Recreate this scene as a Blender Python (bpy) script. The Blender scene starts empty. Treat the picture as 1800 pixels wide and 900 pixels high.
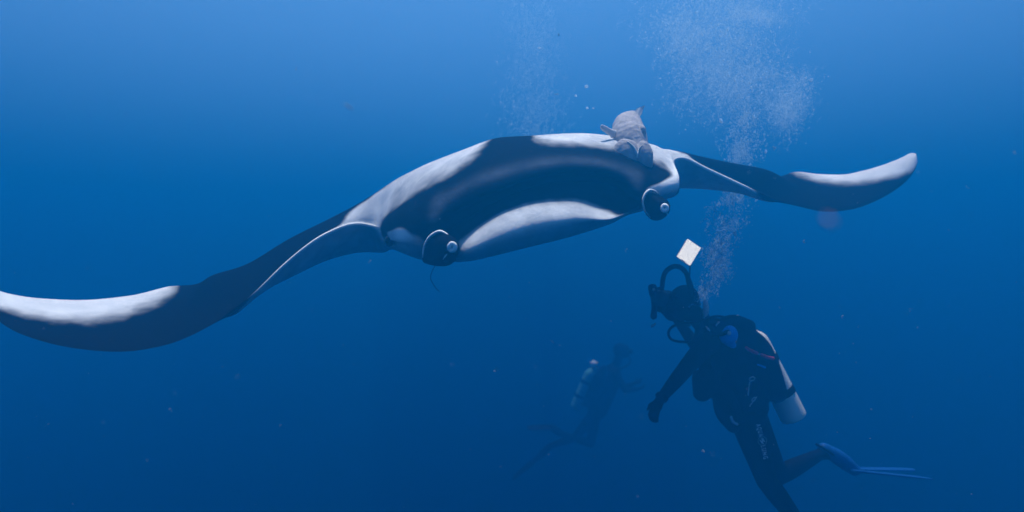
import bpy, bmesh, math, random
import numpy as np
from mathutils import Vector, Matrix, noise
from mathutils.bvhtree import BVHTree

R = math.radians
random.seed(7)
rng = np.random.default_rng(7)
scene = bpy.context.scene
COL = scene.collection

# ------------------------------------------------------------------ camera
FPX = 1173.0                      # focal length in pixels of the 1800 px wide frame
cam_d = bpy.data.cameras.new('camera')
cam_d.sensor_width = 36.0
cam_d.lens = 36.0 * FPX / 1800.0
cam_d.clip_start = 0.02
cam_d.clip_end = 400.0
cam_d.dof.use_dof = True
cam_d.dof.focus_distance = 3.3
cam_d.dof.aperture_fstop = 1.25
cam = bpy.data.objects.new('camera', cam_d)
cam.location = (0, 0, 0)
cam.rotation_euler = (R(90), 0, 0)      # level, looking along +Y
COL.objects.link(cam)
scene.camera = cam

# ------------------------------------------------------------------ daylight
SUN_EL, SUN_AZ = R(80), R(5)
world = bpy.data.worlds.new('World')
scene.world = world
world.use_nodes = True
nt = world.node_tree
nt.nodes.clear()
sky = nt.nodes.new('ShaderNodeTexSky')
sky.sky_type = 'NISHITA'
sky.sun_disc = False
sky.sun_elevation = SUN_EL
sky.sun_rotation = SUN_AZ
bg = nt.nodes.new('ShaderNodeBackground')
bg.inputs['Strength'].default_value = 0.10
wo = nt.nodes.new('ShaderNodeOutputWorld')
nt.links.new(sky.outputs[0], bg.inputs['Color'])
nt.links.new(bg.outputs[0], wo.inputs['Surface'])

sun_d = bpy.data.lights.new('sun', 'SUN')
sun_d.energy = 5.0
sun_d.angle = R(3.0)
sun_d.color = (1.0, 0.96, 0.90)
sun = bpy.data.objects.new('sun', sun_d)
to_sun = Vector((math.sin(SUN_AZ) * math.cos(SUN_EL), math.cos(SUN_AZ) * math.cos(SUN_EL), math.sin(SUN_EL)))
sun.rotation_euler = to_sun.to_track_quat('Z', 'Y').to_euler()
COL.objects.link(sun)

scene.view_settings.view_transform = 'Standard'
scene.view_settings.look = 'None'
scene.view_settings.gamma = 1.0
scene.view_settings.use_curve_mapping = False
scene.view_settings.exposure = 1.28
scene.cycles.use_denoising = True
scene.cycles.max_bounces = 6
scene.cycles.diffuse_bounces = 2
scene.cycles.glossy_bounces = 2
scene.cycles.transmission_bounces = 3
scene.cycles.transparent_max_bounces = 12
scene.cycles.volume_bounces = 3

# ------------------------------------------------------------------ helpers
def P(u, v, d):
    """point at distance d (m, along the view axis) seen at pixel (u, v) of the 1800x900 frame"""
    return Vector(((u - 900.0) / FPX * d, d, (450.0 - v) / FPX * d))

def tag(o, label=None, cat=None, group=None, kind=None):
    if label: o['label'] = label
    if cat: o['category'] = cat
    if group: o['group'] = group
    if kind: o['kind'] = kind
    return o

def empty(name, loc):
    o = bpy.data.objects.new(name, None)
    o.empty_display_size = 0.1
    o.location = loc
    COL.objects.link(o)
    return o

def link(name, me, mat, parent=None, smooth=True):
    o = bpy.data.objects.new(name, me)
    COL.objects.link(o)
    if mat is not None:
        me.materials.clear()
        me.materials.append(mat)
    if smooth:
        me.polygons.foreach_set('use_smooth', [True] * len(me.polygons))
    if parent is not None:
        o.parent = parent
        o.matrix_parent_inverse = Matrix.Translation(-parent_world(parent))
    return o

def parent_world(o):
    p = Vector(o.location)
    # only translations are used on parents
    if o.parent is not None and o.type == 'EMPTY':
        p = p + parent_world(o.parent)
    if o.type != 'EMPTY':
        return Vector((0, 0, 0)) if o.parent is None else parent_world(o.parent) * 0
    return p

def mesh_from(verts, faces, name='mesh'):
    me = bpy.data.meshes.new(name)
    me.from_pydata([tuple(v) for v in verts], [], faces)
    me.update()
    return me

def merge(*vf):
    V, F = [], []
    for v, f in vf:
        o = len(V)
        V += list(v)
        F += [tuple(i + o for i in q) for q in f]
    return V, F

def frame_along(t, hint=Vector((0, 1, 0))):
    t = t.normalized()
    a = hint - t * hint.dot(t)
    if a.length < 1e-4:
        a = Vector((1, 0, 0)) - t * t.x
    a.normalize()
    return a, t.cross(a)

def catmull(pts, n):
    """resample a polyline of tuples with a Catmull-Rom curve"""
    A = np.array([tuple(p) for p in pts], float)
    if len(A) < 3:
        return [A[0] + (A[-1] - A[0]) * t for t in np.linspace(0, 1, n)]
    B = np.vstack([2 * A[0] - A[1], A, 2 * A[-1] - A[-2]])
    out = []
    for t in np.linspace(0, len(A) - 1, n):
        i = min(int(t), len(A) - 2)
        f = t - i
        p0, p1, p2, p3 = B[i], B[i + 1], B[i + 2], B[i + 3]
        out.append(0.5 * (2 * p1 + (p2 - p0) * f + (2 * p0 - 5 * p1 + 4 * p2 - p3) * f * f + (3 * p1 - p0 - 3 * p2 + p3) * f ** 3))
    return out

def tube(pts, rad, n=12, seg=None, flat=1.0, hint=Vector((0, 1, 0)), caps=True):
    """tapered tube; pts list of Vector, rad list or number; flat scales the radius along hint"""
    if not hasattr(rad, '__len__'):
        rad = [rad] * len(pts)
    if seg:
        C = catmull([(*p, r) for p, r in zip(pts, rad)], seg)
        pts = [Vector(c[:3]) for c in C]
        rad = [max(1e-4, c[3]) for c in C]
    V, F = [], []
    if caps:   # rounded ends
        t0 = (pts[0] - pts[1]).normalized(); t1 = (pts[-1] - pts[-2]).normalized()
        pre = [(pts[0] + t0 * rad[0] * math.sin(a), rad[0] * math.cos(a)) for a in (R(80), R(50), R(22))]
        post = [(pts[-1] + t1 * rad[-1] * math.sin(a), rad[-1] * math.cos(a)) for a in (R(22), R(50), R(80))]
        pts = [p for p, r in pre] + list(pts) + [p for p, r in post]
        rad = [r for p, r in pre] + list(rad) + [r for p, r in post]
    m = len(pts)
    for i, p in enumerate(pts):
        t = pts[min(i + 1, m - 1)] - pts[max(i - 1, 0)]
        a, b = frame_along(t, hint)
        for k in range(n):
            w = 2 * math.pi * k / n
            V.append(p + a * (math.cos(w) * rad[i] * flat) + b * (math.sin(w) * rad[i]))
    for i in range(m - 1):
        for k in range(n):
            F.append((i * n + k, i * n + (k + 1) % n, (i + 1) * n + (k + 1) % n, (i + 1) * n + k))
    F.append(tuple(range(n - 1, -1, -1)))
    F.append(tuple((m - 1) * n + k for k in range(n)))
    return V, F

def ellipsoid(c, ax, n=20, m=12):
    """ax: three axis Vectors (already scaled)"""
    V, F = [], []
    for i in range(m + 1):
        th = math.pi * (i + 0.02) / (m + 0.04)
        for k in range(n):
            ph = 2 * math.pi * k / n
            V.append(c + ax[0] * (math.sin(th) * math.cos(ph)) + ax[1] * (math.sin(th) * math.sin(ph)) + ax[2] * math.cos(th))
    for i in range(m):
        for k in range(n):
            F.append((i * n + k, (i + 1) * n + k, (i + 1) * n + (k + 1) % n, i * n + (k + 1) % n))
    F.append(tuple(range(n)))
    F.append(tuple(m * n + k for k in range(n - 1, -1, -1)))
    return V, F

def lathe(a, b, prof, n=28):
    """prof: list of (fraction or metres along a->b, radius)"""
    ax = (b - a)
    L = ax.length
    t = ax / L
    p, q = frame_along(t)
    V, F = [], []
    for s, r in prof:
        for k in range(n):
            w = 2 * math.pi * k / n
            V.append(a + t * s + p * (math.cos(w) * r) + q * (math.sin(w) * r))
    m = len(prof)
    for i in range(m - 1):
        for k in range(n):
            F.append((i * n + k, i * n + (k + 1) % n, (i + 1) * n + (k + 1) % n, (i + 1) * n + k))
    F.append(tuple(range(n - 1, -1, -1)))
    F.append(tuple((m - 1) * n + k for k in range(n)))
    return V, F

def box(c, x, y, z, bevel=0.15):
    """bevelled box from half-axis vectors"""
    bm = bmesh.new()
    bmesh.ops.create_cube(bm, size=2.0)
    s = min(x.length, y.length, z.length)
    for w in bm.verts:
        w.co = Vector((w.co.x * x.length, w.co.y * y.length, w.co.z * z.length))
    bmesh.ops.bevel(bm, geom=bm.edges[:], offset=s * bevel * 2, segments=2, affect='EDGES')
    ux, uy, uz = x.normalized(), y.normalized(), z.normalized()
    V = [c + ux * w.co.x + uy * w.co.y + uz * w.co.z for w in bm.verts]
    bm.verts.index_update()
    F = [tuple(w.index for w in f.verts) for f in bm.faces]
    bm.free()
    return V, F

def remeshed(name, vf, voxel, smooth_it, mat, parent, subdiv=0):
    """weld overlapping closed shapes into ONE continuous surface"""
    me = mesh_from(*vf, name=name)
    o = bpy.data.objects.new(name, me)
    COL.objects.link(o)
    m = o.modifiers.new('r', 'REMESH'); m.mode = 'VOXEL'; m.voxel_size = voxel
    s = o.modifiers.new('s', 'SMOOTH'); s.factor = 0.5; s.iterations = smooth_it
    dg = bpy.context.evaluated_depsgraph_get()
    me2 = bpy.data.meshes.new_from_object(o.evaluated_get(dg))
    bpy.data.objects.remove(o); bpy.data.meshes.remove(me)
    me2.name = name
    return link(name, me2, mat, parent)

# ------------------------------------------------------------------ materials
def pbr(name, col, rough=0.5, spec=0.3, metal=0.0, var=0.15, scale=20.0, bump=0.0, emit=0.0, alpha=1.0):
    m = bpy.data.materials.new(name)
    m.use_nodes = True
    n = m.node_tree
    b = n.nodes['Principled BSDF']
    b.inputs['Roughness'].default_value = rough
    b.inputs['Specular IOR Level'].default_value = spec * 0.2     # wet surfaces reflect little under water
    b.inputs['Metallic'].default_value = metal
    b.inputs['Alpha'].default_value = alpha
    tc = n.nodes.new('ShaderNodeTexCoord')
    nz = n.nodes.new('ShaderNodeTexNoise')
    nz.inputs['Scale'].default_value = scale
    nz.inputs['Detail'].default_value = 5
    n.links.new(tc.outputs['Object'], nz.inputs['Vector'])
    mx = n.nodes.new('ShaderNodeMix'); mx.data_type = 'RGBA'
    c = Vector(col)
    mx.inputs['A'].default_value = (*(c * (1 - var)), 1)
    mx.inputs['B'].default_value = (*(c * (1 + var)), 1)
    n.links.new(nz.outputs['Fac'], mx.inputs['Factor'])
    n.links.new(mx.outputs['Result'], b.inputs['Base Color'])
    if bump:
        bp = n.nodes.new('ShaderNodeBump')
        bp.inputs['Strength'].default_value = bump
        bp.inputs['Distance'].default_value = 0.01
        n.links.new(nz.outputs['Fac'], bp.inputs['Height'])
        n.links.new(bp.outputs['Normal'], b.inputs['Normal'])
    if emit:
        n.links.new(mx.outputs['Result'], b.inputs['Emission Color'])
        b.inputs['Emission Strength'].default_value = emit
    return m

M = {}
M['neoprene'] = pbr('black_neoprene', (0.0022, 0.003, 0.0045), 0.75, 0.15, var=0.3, scale=60, bump=0.2)
M['nylon'] = pbr('black_nylon', (0.003, 0.003, 0.004), 0.7, 0.2, var=0.3, scale=90, bump=0.3)
M['rubber'] = pbr('black_rubber', (0.002, 0.003, 0.005), 0.6, 0.25, var=0.2, scale=40)
M['teal'] = pbr('teal_tank_paint', (0.12, 0.42, 0.46), 0.5, 0.2, var=0.15, scale=9)
M['tank'] = pbr('off_white_tank_paint', (0.93, 0.88, 0.76), 0.4, 0.3, var=0.12, scale=9)
M['chrome'] = pbr('chrome', (0.75, 0.76, 0.78), 0.25, 0.5, metal=1.0, var=0.05)
M['greyplastic'] = pbr('grey_plastic', (0.60, 0.61, 0.63), 0.5, 0.3, var=0.1)
M['blueplastic'] = pbr('blue_plastic', (0.04, 0.34, 0.90), 0.4, 0.4, var=0.1, scale=30)
M['bluefin'] = pbr('blue_fin_rubber', (0.009, 0.09, 0.30), 0.45, 0.3, var=0.2, scale=30)
M['red'] = pbr('red_webbing', (0.80, 0.07, 0.14), 0.6, 0.2, var=0.2, scale=60)
M['white'] = pbr('white_print', (0.90, 0.91, 0.93), 0.6, 0.2, var=0.08, scale=120)
M['glass'] = pbr('mask_glass', (0.03, 0.04, 0.05), 0.08, 0.6, var=0.05)
M['skin'] = pbr('skin', (0.45, 0.28, 0.20), 0.55, 0.3, var=0.1)
M['lamp'] = pbr('lit_lamp_panel', (1.0, 0.95, 0.85), 0.5, 0.1, var=0.04, scale=40, emit=0.62)
M['bubble'] = pbr('air_bubble', (0.80, 0.82, 0.84), 0.25, 0.5, var=0.05)
def bubble_material():
    m = bpy.data.materials.new('air_bubble_skin')
    m.use_nodes = True
    n = m.node_tree; n.nodes.clear()
    out = n.nodes.new('ShaderNodeOutputMaterial')
    df = n.nodes.new('ShaderNodeBsdfDiffuse'); tr = n.nodes.new('ShaderNodeBsdfTranslucent'); mx = n.nodes.new('ShaderNodeMixShader')
    nz = n.nodes.new('ShaderNodeTexNoise'); nz.inputs['Scale'].default_value = 6
    tc = n.nodes.new('ShaderNodeTexCoord'); n.links.new(tc.outputs['Object'], nz.inputs['Vector'])
    mr = n.nodes.new('ShaderNodeMapRange'); mr.inputs['To Min'].default_value = .92; mr.inputs['To Max'].default_value = 1.0
    n.links.new(nz.outputs['Fac'], mr.inputs['Value'])
    tn = n.nodes.new('ShaderNodeMix'); tn.data_type = 'RGBA'; tn.blend_type = 'MULTIPLY'; tn.inputs['Factor'].default_value = 1.0
    tn.inputs['B'].default_value = (0.66, 0.86, 1.0, 1); n.links.new(mr.outputs[0], tn.inputs['A'])
    n.links.new(tn.outputs['Result'], df.inputs['Color']); n.links.new(tn.outputs['Result'], tr.inputs['Color'])
    mx.inputs['Fac'].default_value = .55
    tp = n.nodes.new('ShaderNodeBsdfTransparent'); m2 = n.nodes.new('ShaderNodeMixShader'); m2.inputs['Fac'].default_value = .62
    n.links.new(df.outputs[0], mx.inputs[1]); n.links.new(tr.outputs[0], mx.inputs[2])
    n.links.new(tp.outputs[0], m2.inputs[1]); n.links.new(mx.outputs[0], m2.inputs[2]); n.links.new(m2.outputs[0], out.inputs['Surface'])
    return m
M['bubble'] = bubble_material()
M['remora'] = pbr('remora_skin', (0.36, 0.33, 0.33), 0.6, 0.2, var=0.4, scale=14, bump=0.3)
M['remora_fin'] = pbr('remora_fin', (0.55, 0.53, 0.52), 0.5, 0.3, var=0.25, scale=40)
M['remora_pale'] = pbr('remora_pale', (0.75, 0.70, 0.64), 0.5, 0.3, var=0.15, scale=40)
M['snow'] = pbr('plankton', (0.28, 0.36, 0.42), 0.7, 0.2, var=0.2)
M['pink'] = pbr('pink_plankton', (0.62, 0.24, 0.20), 0.6, 0.2, var=0.25, scale=25)
M['eye'] = pbr('eye_black', (0.006, 0.006, 0.008), 0.15, 0.5, var=0.05)

def manta_material():
    m = bpy.data.materials.new('manta_skin')
    m.use_nodes = True
    n = m.node_tree; L = n.links
    b = n.nodes['Principled BSDF']
    b.inputs['Roughness'].default_value = 0.75
    b.inputs['Specular IOR Level'].default_value = 0.01
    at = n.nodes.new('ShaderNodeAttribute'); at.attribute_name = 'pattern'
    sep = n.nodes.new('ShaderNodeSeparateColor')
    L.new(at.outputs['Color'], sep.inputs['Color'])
    tc = n.nodes.new('ShaderNodeTexCoord')
    nz = n.nodes.new('ShaderNodeTexNoise'); nz.inputs['Scale'].default_value = 14; nz.inputs['Detail'].default_value = 6
    L.new(tc.outputs['Object'], nz.inputs['Vector'])
    ad = n.nodes.new('ShaderNodeMath'); ad.operation = 'MULTIPLY_ADD'      # ragged pigment borders
    L.new(nz.outputs['Fac'], ad.inputs[0]); ad.inputs[1].default_value = 0.22; 
    L.new(sep.outputs['Red'], ad.inputs[2])
    ramp = n.nodes.new('ShaderNodeMapRange'); ramp.interpolation_type = 'SMOOTHSTEP'
    ramp.inputs['From Min'].default_value = 0.44; ramp.inputs['From Max'].default_value = 0.80
    L.new(ad.outputs[0], ramp.inputs['Value'])
    # dark skin: blue-black to slate grey
    n2 = n.nodes.new('ShaderNodeTexNoise'); n2.inputs['Scale'].default_value = 5; n2.inputs['Detail'].default_value = 7
    L.new(tc.outputs['Object'], n2.inputs['Vector'])
    dk = n.nodes.new('ShaderNodeMix'); dk.data_type = 'RGBA'
    dk.inputs['A'].default_value = (0.0010, 0.0016, 0.0035, 1); dk.inputs['B'].default_value = (0.0028, 0.0042, 0.0075, 1)
    L.new(n2.outputs['Fac'], dk.inputs['Factor'])
    # pale skin with faint grey mottling
    n3 = n.nodes.new('ShaderNodeTexNoise'); n3.inputs['Scale'].default_value = 9; n3.inputs['Detail'].default_value = 8; n3.inputs['Roughness'].default_value = 0.65
    L.new(tc.outputs['Object'], n3.inputs['Vector'])
    wr = n.nodes.new('ShaderNodeMapRange'); wr.inputs['From Min'].default_value = 0.35; wr.inputs['From Max'].default_value = 0.7
    L.new(n3.outputs['Fac'], wr.inputs['Value'])
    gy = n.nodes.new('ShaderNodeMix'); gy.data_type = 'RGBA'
    gy.inputs['B'].default_value = (0.20, 0.25, 0.33, 1)  # grey sheen of the lip ridge, mixed into the base colour
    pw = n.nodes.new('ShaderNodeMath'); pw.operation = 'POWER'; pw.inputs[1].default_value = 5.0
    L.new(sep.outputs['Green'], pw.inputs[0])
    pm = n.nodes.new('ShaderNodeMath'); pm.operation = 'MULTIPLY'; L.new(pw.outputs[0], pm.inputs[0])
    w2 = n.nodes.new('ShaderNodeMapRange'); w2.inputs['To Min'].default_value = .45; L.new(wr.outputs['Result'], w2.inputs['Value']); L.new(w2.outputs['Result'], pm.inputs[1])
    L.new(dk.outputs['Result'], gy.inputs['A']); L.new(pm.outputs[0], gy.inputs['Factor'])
    wh = n.nodes.new('ShaderNodeMix'); wh.data_type = 'RGBA'
    wh.inputs['A'].default_value = (0.44, 0.45, 0.47, 1); wh.inputs['B'].default_value = (0.66, 0.67, 0.67, 1)
    L.new(wr.outputs['Result'], wh.inputs['Factor'])
    mx = n.nodes.new('ShaderNodeMix'); mx.data_type = 'RGBA'
    L.new(ramp.outputs['Result'], mx.inputs['Factor'])
    br = n.nodes.new('ShaderNodeMix'); br.data_type = 'RGBA'; br.inputs['B'].default_value = (0.86, 0.86, 0.84, 1)     # clean white spots, rims and tip bands
    L.new(sep.outputs['Blue'], br.inputs['Factor']); L.new(wh.outputs['Result'], br.inputs['A'])
    # small flecks and old scratches: dark on the pale skin, pale on the dark skin
    n5 = n.nodes.new('ShaderNodeTexNoise'); n5.inputs['Scale'].default_value = 38; n5.inputs['Detail'].default_value = 4
    L.new(tc.outputs['Object'], n5.inputs['Vector'])
    fl = n.nodes.new('ShaderNodeMapRange'); fl.inputs['From Min'].default_value = .64; fl.inputs['From Max'].default_value = .72; fl.inputs['To Max'].default_value = .30
    L.new(n5.outputs['Fac'], fl.inputs['Value'])
    mp = n.nodes.new('ShaderNodeMapping'); mp.inputs['Scale'].default_value = (70, 9, 9); mp.inputs['Rotation'].default_value = (.3, .5, .4)
    L.new(tc.outputs['Object'], mp.inputs['Vector'])
    n6 = n.nodes.new('ShaderNodeTexNoise'); n6.inputs['Scale'].default_value = 1.0; n6.inputs['Detail'].default_value = 3
    L.new(mp.outputs['Vector'], n6.inputs['Vector'])
    sc = n.nodes.new('ShaderNodeMapRange'); sc.inputs['From Min'].default_value = .68; sc.inputs['From Max'].default_value = .76; sc.inputs['To Max'].default_value = .35
    L.new(n6.outputs['Fac'], sc.inputs['Value'])
    mxx = n.nodes.new('ShaderNodeMath'); mxx.operation = 'MAXIMUM'; L.new(fl.outputs['Result'], mxx.inputs[0]); L.new(sc.outputs['Result'], mxx.inputs[1])
    hf = n.nodes.new('ShaderNodeMath'); hf.operation = 'MULTIPLY'; hf.inputs[1].default_value = .07; L.new(mxx.outputs[0], hf.inputs[0])
    dkf = n.nodes.new('ShaderNodeMix'); dkf.data_type = 'RGBA'; dkf.inputs['B'].default_value = (.25, .26, .28, 1)
    L.new(hf.outputs[0], dkf.inputs['Factor']); L.new(gy.outputs['Result'], dkf.inputs['A'])
    whf = n.nodes.new('ShaderNodeMix'); whf.data_type = 'RGBA'; whf.inputs['B'].default_value = (.12, .13, .15, 1)
    L.new(mxx.outputs[0], whf.inputs['Factor']); L.new(br.outputs['Result'], whf.inputs['A'])
    L.new(dkf.outputs['Result'], mx.inputs['A']); L.new(whf.outputs['Result'], mx.inputs['B'])
    L.new(mx.outputs['Result'], b.inputs['Base Color'])
    bp = n.nodes.new('ShaderNodeBump'); bp.inputs['Strength'].default_value = 0.25; bp.inputs['Distance'].default_value = 0.01
    n4 = n.nodes.new('ShaderNodeTexNoise'); n4.inputs['Scale'].default_value = 60; n4.inputs['Detail'].default_value = 3
    L.new(tc.outputs['Object'], n4.inputs['Vector'])
    L.new(n4.outputs['Fac'], bp.inputs['Height']); L.new(bp.outputs['Normal'], b.inputs['Normal'])
    return m
M['manta'] = manta_material()

def paint(me, arr):
    """per-vertex colour pattern: red = pale patch, green = slate sheen painted into the colour"""
    a = me.color_attributes.new('pattern', 'FLOAT_COLOR', 'POINT')
    buf = np.zeros((len(me.vertices), 4), np.float32); buf[:, 3] = 1
    buf[:, :arr.shape[1]] = arr
    a.data.foreach_set('color', buf.ravel())

# ------------------------------------------------------------------ the sea water itself (a closed body of water round everything)
def sea_water():
    V, F = box(Vector((0, 12, -5.8)), Vector((34, 0, 0)), Vector((0, 34, 0)), Vector((0, 0, 10.0)), bevel=0.0001)
    c, x, y, z = Vector((0, 12, -5.8)), 34, 34, 10.0
    V = [c + Vector((sx * x, sy * y, sz * z)) for sx in (-1, 1) for sy in (-1, 1) for sz in (-1, 1)]
    F = [(0, 1, 3, 2), (4, 6, 7, 5), (0, 4, 5, 1), (2, 3, 7, 6), (0, 2, 6, 4), (1, 5, 7, 3)]
    m = bpy.data.materials.new('clear_blue_sea_water')
    m.use_nodes = True
    n = m.node_tree
    n.nodes.clear()
    out = n.nodes.new('ShaderNodeOutputMaterial')
    pv = n.nodes.new('ShaderNodeVolumePrincipled')
    pv.inputs['Color'].default_value = (0.003, 0.205, 0.468, 1)
    pv.inputs['Density'].default_value = 0.172
    pv.inputs['Anisotropy'].default_value = 0.5
    n.links.new(pv.outputs[0], out.inputs['Volume'])
    o = link('haze', mesh_from(V, F, 'haze'), m, smooth=False)
    o.display_type = 'WIRE'
    tag(o, 'clear blue sea water fading into darker depth below', 'water', kind='stuff')
sea_water()

# ------------------------------------------------------------------ manta ray
def pchip(xk, Y, xq):
    """monotone cubic interpolation of Y[k, ...] at xq"""
    xk = np.asarray(xk, float); Y = np.asarray(Y, float)
    h = np.diff(xk)
    sh = (slice(None),) + (None,) * (Y.ndim - 1)
    dl = np.diff(Y, axis=0) / h[sh]
    D = np.zeros_like(Y)
    w1 = (2 * h[1:] + h[:-1])[sh]; w2 = (h[1:] + 2 * h[:-1])[sh]
    with np.errstate(divide='ignore', invalid='ignore'):
        hm = (w1 + w2) / (w1 / dl[:-1] + w2 / dl[1:])
    D[1:-1] = np.where(dl[:-1] * dl[1:] > 0, np.nan_to_num(hm), 0)
    D[0] = dl[0]; D[-1] = dl[-1]
    i = np.clip(np.searchsorted(xk, xq, side='right') - 1, 0, len(h) - 1)
    t = ((xq - xk[i]) / h[i])[sh]; hh = h[i][sh]
    return ((2 * t**3 - 3 * t**2 + 1) * Y[i] + (t**3 - 2 * t**2 + t) * hh * D[i]
            + (-2 * t**3 + 3 * t**2) * Y[i + 1] + (t**3 - t**2) * hh * D[i + 1])

def lerp3(a, b, t):
    return tuple(a[k] + (b[k] - a[k]) * t for k in range(3))

def wing(top, le, bot, te, W, bulge=0.0):
    """inner wing: round leading edge, top and bottom swellings. points are (u, v, d)"""
    g = lambda p, dv, dd: (p[0], p[1] + dv, p[2] + dd)
    m = lambda t: g(lerp3(top, le, t), -6 * math.sin(math.pi * t), 0)
    n_ = lambda t: g(lerp3(le, bot, t), 7 * math.sin(math.pi * t), 0)
    c = [te, lerp3(te, top, .40), lerp3(te, top, .75), top, m(.45), m(.80), g(le, -3.5, .012), g(le, -1.5, 0), g(le, 1.5, 0), g(le, 4.5, .015),
         n_(.28), n_(.6), bot, lerp3(bot, te, .3), lerp3(bot, te, .65)]
    return c, W

def blade(te, le, thick, W):
    """outer wing, twisted so that the back faces forward: thin section from trailing to leading edge"""
    up = lambda t: (lambda p: (p[0], p[1] - 3 * math.sin(math.pi * t), p[2] - thick * math.sin(math.pi * t) ** .7))(lerp3(te, le, t))
    dn = lambda t: (lambda p: (p[0], p[1] + 2 * math.sin(math.pi * t), p[2] + thick * math.sin(math.pi * t) ** .7))(lerp3(te, le, t))
    c = [te, up(.16), up(.32), up(.48), up(.64), up(.8), up(.93), lerp3(te, le, .985), le, dn(.97), dn(.88), dn(.7), dn(.5), dn(.3), dn(.12)]
    return c, W

B1 = lambda w: (w, 0.0, 1.0)
ST = []          # (15 control points, 15 (pale, sheen) values)
def add(cw):
    c, W = cw
    W = [((w, 0.0, 0.0) if not isinstance(w, tuple) else tuple(w) + (0.0,) * (3 - len(w))) for w in W]
    ST.append((c, W))

VEN = [.9, .9, .9, .9, .9]
# control index:      0   1   2   3   4   5   6   7   8   9  | 10..14 ventral
def outer(white, le_w=0.0):
    """white: how far (0..1) the pale tip band reaches from the trailing edge"""
    ts = [0, .16, .32, .48, .64, .8, .93]
    w = [max(-0.3, min(1.2, .5 + (white * .84 - t) * 1.15)) for t in ts]
    return [(q, 0.0, 0.3) for q in w] + [le_w, le_w, .1] + [.3, .8, .9, .9, .9]
# left wing (the animal's right), tip first
add(blade((-47, 492, 2.86), (-45, 498, 2.84), .004, outer(.9)))
add(blade((-38, 494, 2.90), (-32, 525, 2.80), .008, outer(.75)))
add(blade((-20, 503, 2.95), (-8, 560, 2.74), .012, outer(.68)))
add(blade((20, 517, 3.00), (40, 589, 2.70), .016, outer(.58)))
add(blade((80, 525, 3.08), (120, 611, 2.70), .020, outer(.52)))
add(blade((150, 527, 3.16), (214, 619, 2.72), .026, outer(.46)))
add(blade((225, 520, 3.26), (292, 607, 2.78), .034, outer(.33)))
add(blade((300, 503, 3.38), (360, 578, 2.86), .045, outer(.10)))
add(wing((362, 488, 3.22), (400, 552, 2.95), (405, 553, 3.10), (350, 500, 3.7), outer(-.6)))
add(wing((428, 467, 3.24), (447, 516, 3.03), (448, 520, 3.20), (420, 498, 3.85), [0]*7 + [.55, .6, .7] + VEN))
add(wing((505, 420, 3.32), (502, 463, 3.14), (512, 488, 3.35), (500, 468, 4.05), [0]*6 + [.35, B1(1), B1(1), .9] + VEN))
add(wing((583, 382, 3.42), (573, 411, 3.26), (585, 455, 3.52), (585, 432, 4.25), [0]*6 + [.4, B1(1), B1(1), 1] + VEN))
add(wing((642, 350, 3.50), (628, 393, 3.36), (642, 444, 3.66), (650, 405, 4.4), [0]*3 + [.1, .75, 1, 1, 1, 1, 1] + VEN))
add(wing((675, 327, 3.54), (656, 398, 3.42), (672, 446, 3.74), (690, 392, 4.5), [0]*3 + [.35, 1, 1, 1, 1, 1, 1] + VEN))
# head and body: explicit profiles
def head(te, back, crest, fd, ridge, lip, roof, deep, jaw, th1, th2, bot, b1, b2, W):
    add(([te, lerp3(te, back, .6), back, crest, fd, ridge, lip, roof, deep, jaw, th1, th2, bot, b1, b2], W))
S = lambda g: (0.0, g)
# side of the head
head((720, 385, 4.5), (705, 330, 3.9), (700, 309, 3.50), (677, 372, 3.30), (674, 392, 3.22), (674, 402, 3.20), (675, 408, 3.20), (677, 415, 3.2), (679, 422, 3.22), (681, 428, 3.25), (684, 434, 3.35), (686, 438, 3.5), (700, 436, 3.9), (712, 420, 4.2),
     [0, 0, 0, .55, .70, .30, .2, .2, .2, .3, .7, .9, .9, .9, .9])
head((745, 380, 4.55), (735, 310, 3.9), (722, 298, 3.48), (690, 366, 3.22), (684, 388, 3.08), (684, 402, 3.05), (685, 411, 3.04), (687, 418, 3.04), (689, 425, 3.05), (692, 431, 3.08), (697, 438, 3.2), (703, 443, 3.4), (715, 440, 3.9), (730, 420, 4.25),
     [0, 0, 0, .60, .50, .0, .2, .75, .8, .35, .6, .9, .9, .9, .9])
head((770, 375, 4.6), (765, 297, 3.9), (749, 285, 3.46), (714, 349, 3.16), (702, 380, 3.00), (701, 398, 2.97), (702, 409, 2.96), (703, 418, 2.96), (705, 427, 2.97), (709, 436, 3.0), (714, 445, 3.12), (720, 450, 3.3), (735, 445, 3.9), (752, 420, 4.3),
     [0, 0, 0, .65, .50, .0, .35, B1(1.), B1(1.), .6, .7, .9, .9, .9, .9])
head((800, 372, 4.6), (800, 282, 3.9), (787, 271, 3.44), (748, 325, 3.12), (733, 365, 2.97), (729, 393, 2.93), (729, 407, 2.92), (730, 418, 2.92), (732, 429, 2.93), (735, 440, 2.97), (739, 452, 3.1), (744, 458, 3.3), (760, 450, 3.9), (780, 422, 4.3),
     [0, 0, 0, .70, .50, S(0.0), .0, .25, .5, .6, .8, .9, .9, .9, .9])
head((830, 368, 4.62), (835, 267, 3.9), (818, 260, 3.42), (780, 309, 3.08), (764, 356, 2.95), (762, 388, 2.91), (764, 404, 2.91), (766, 418, 2.93), (768, 430, 2.95), (770, 441, 2.98), (773, 452, 3.08), (777, 461, 3.3), (792, 452, 3.9), (812, 424, 4.3),
     [0, 0, 0, .80, .50, S(0.82), S(0.82), .3, .2, .2, .5, .8, .9, .9, .9])
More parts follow.
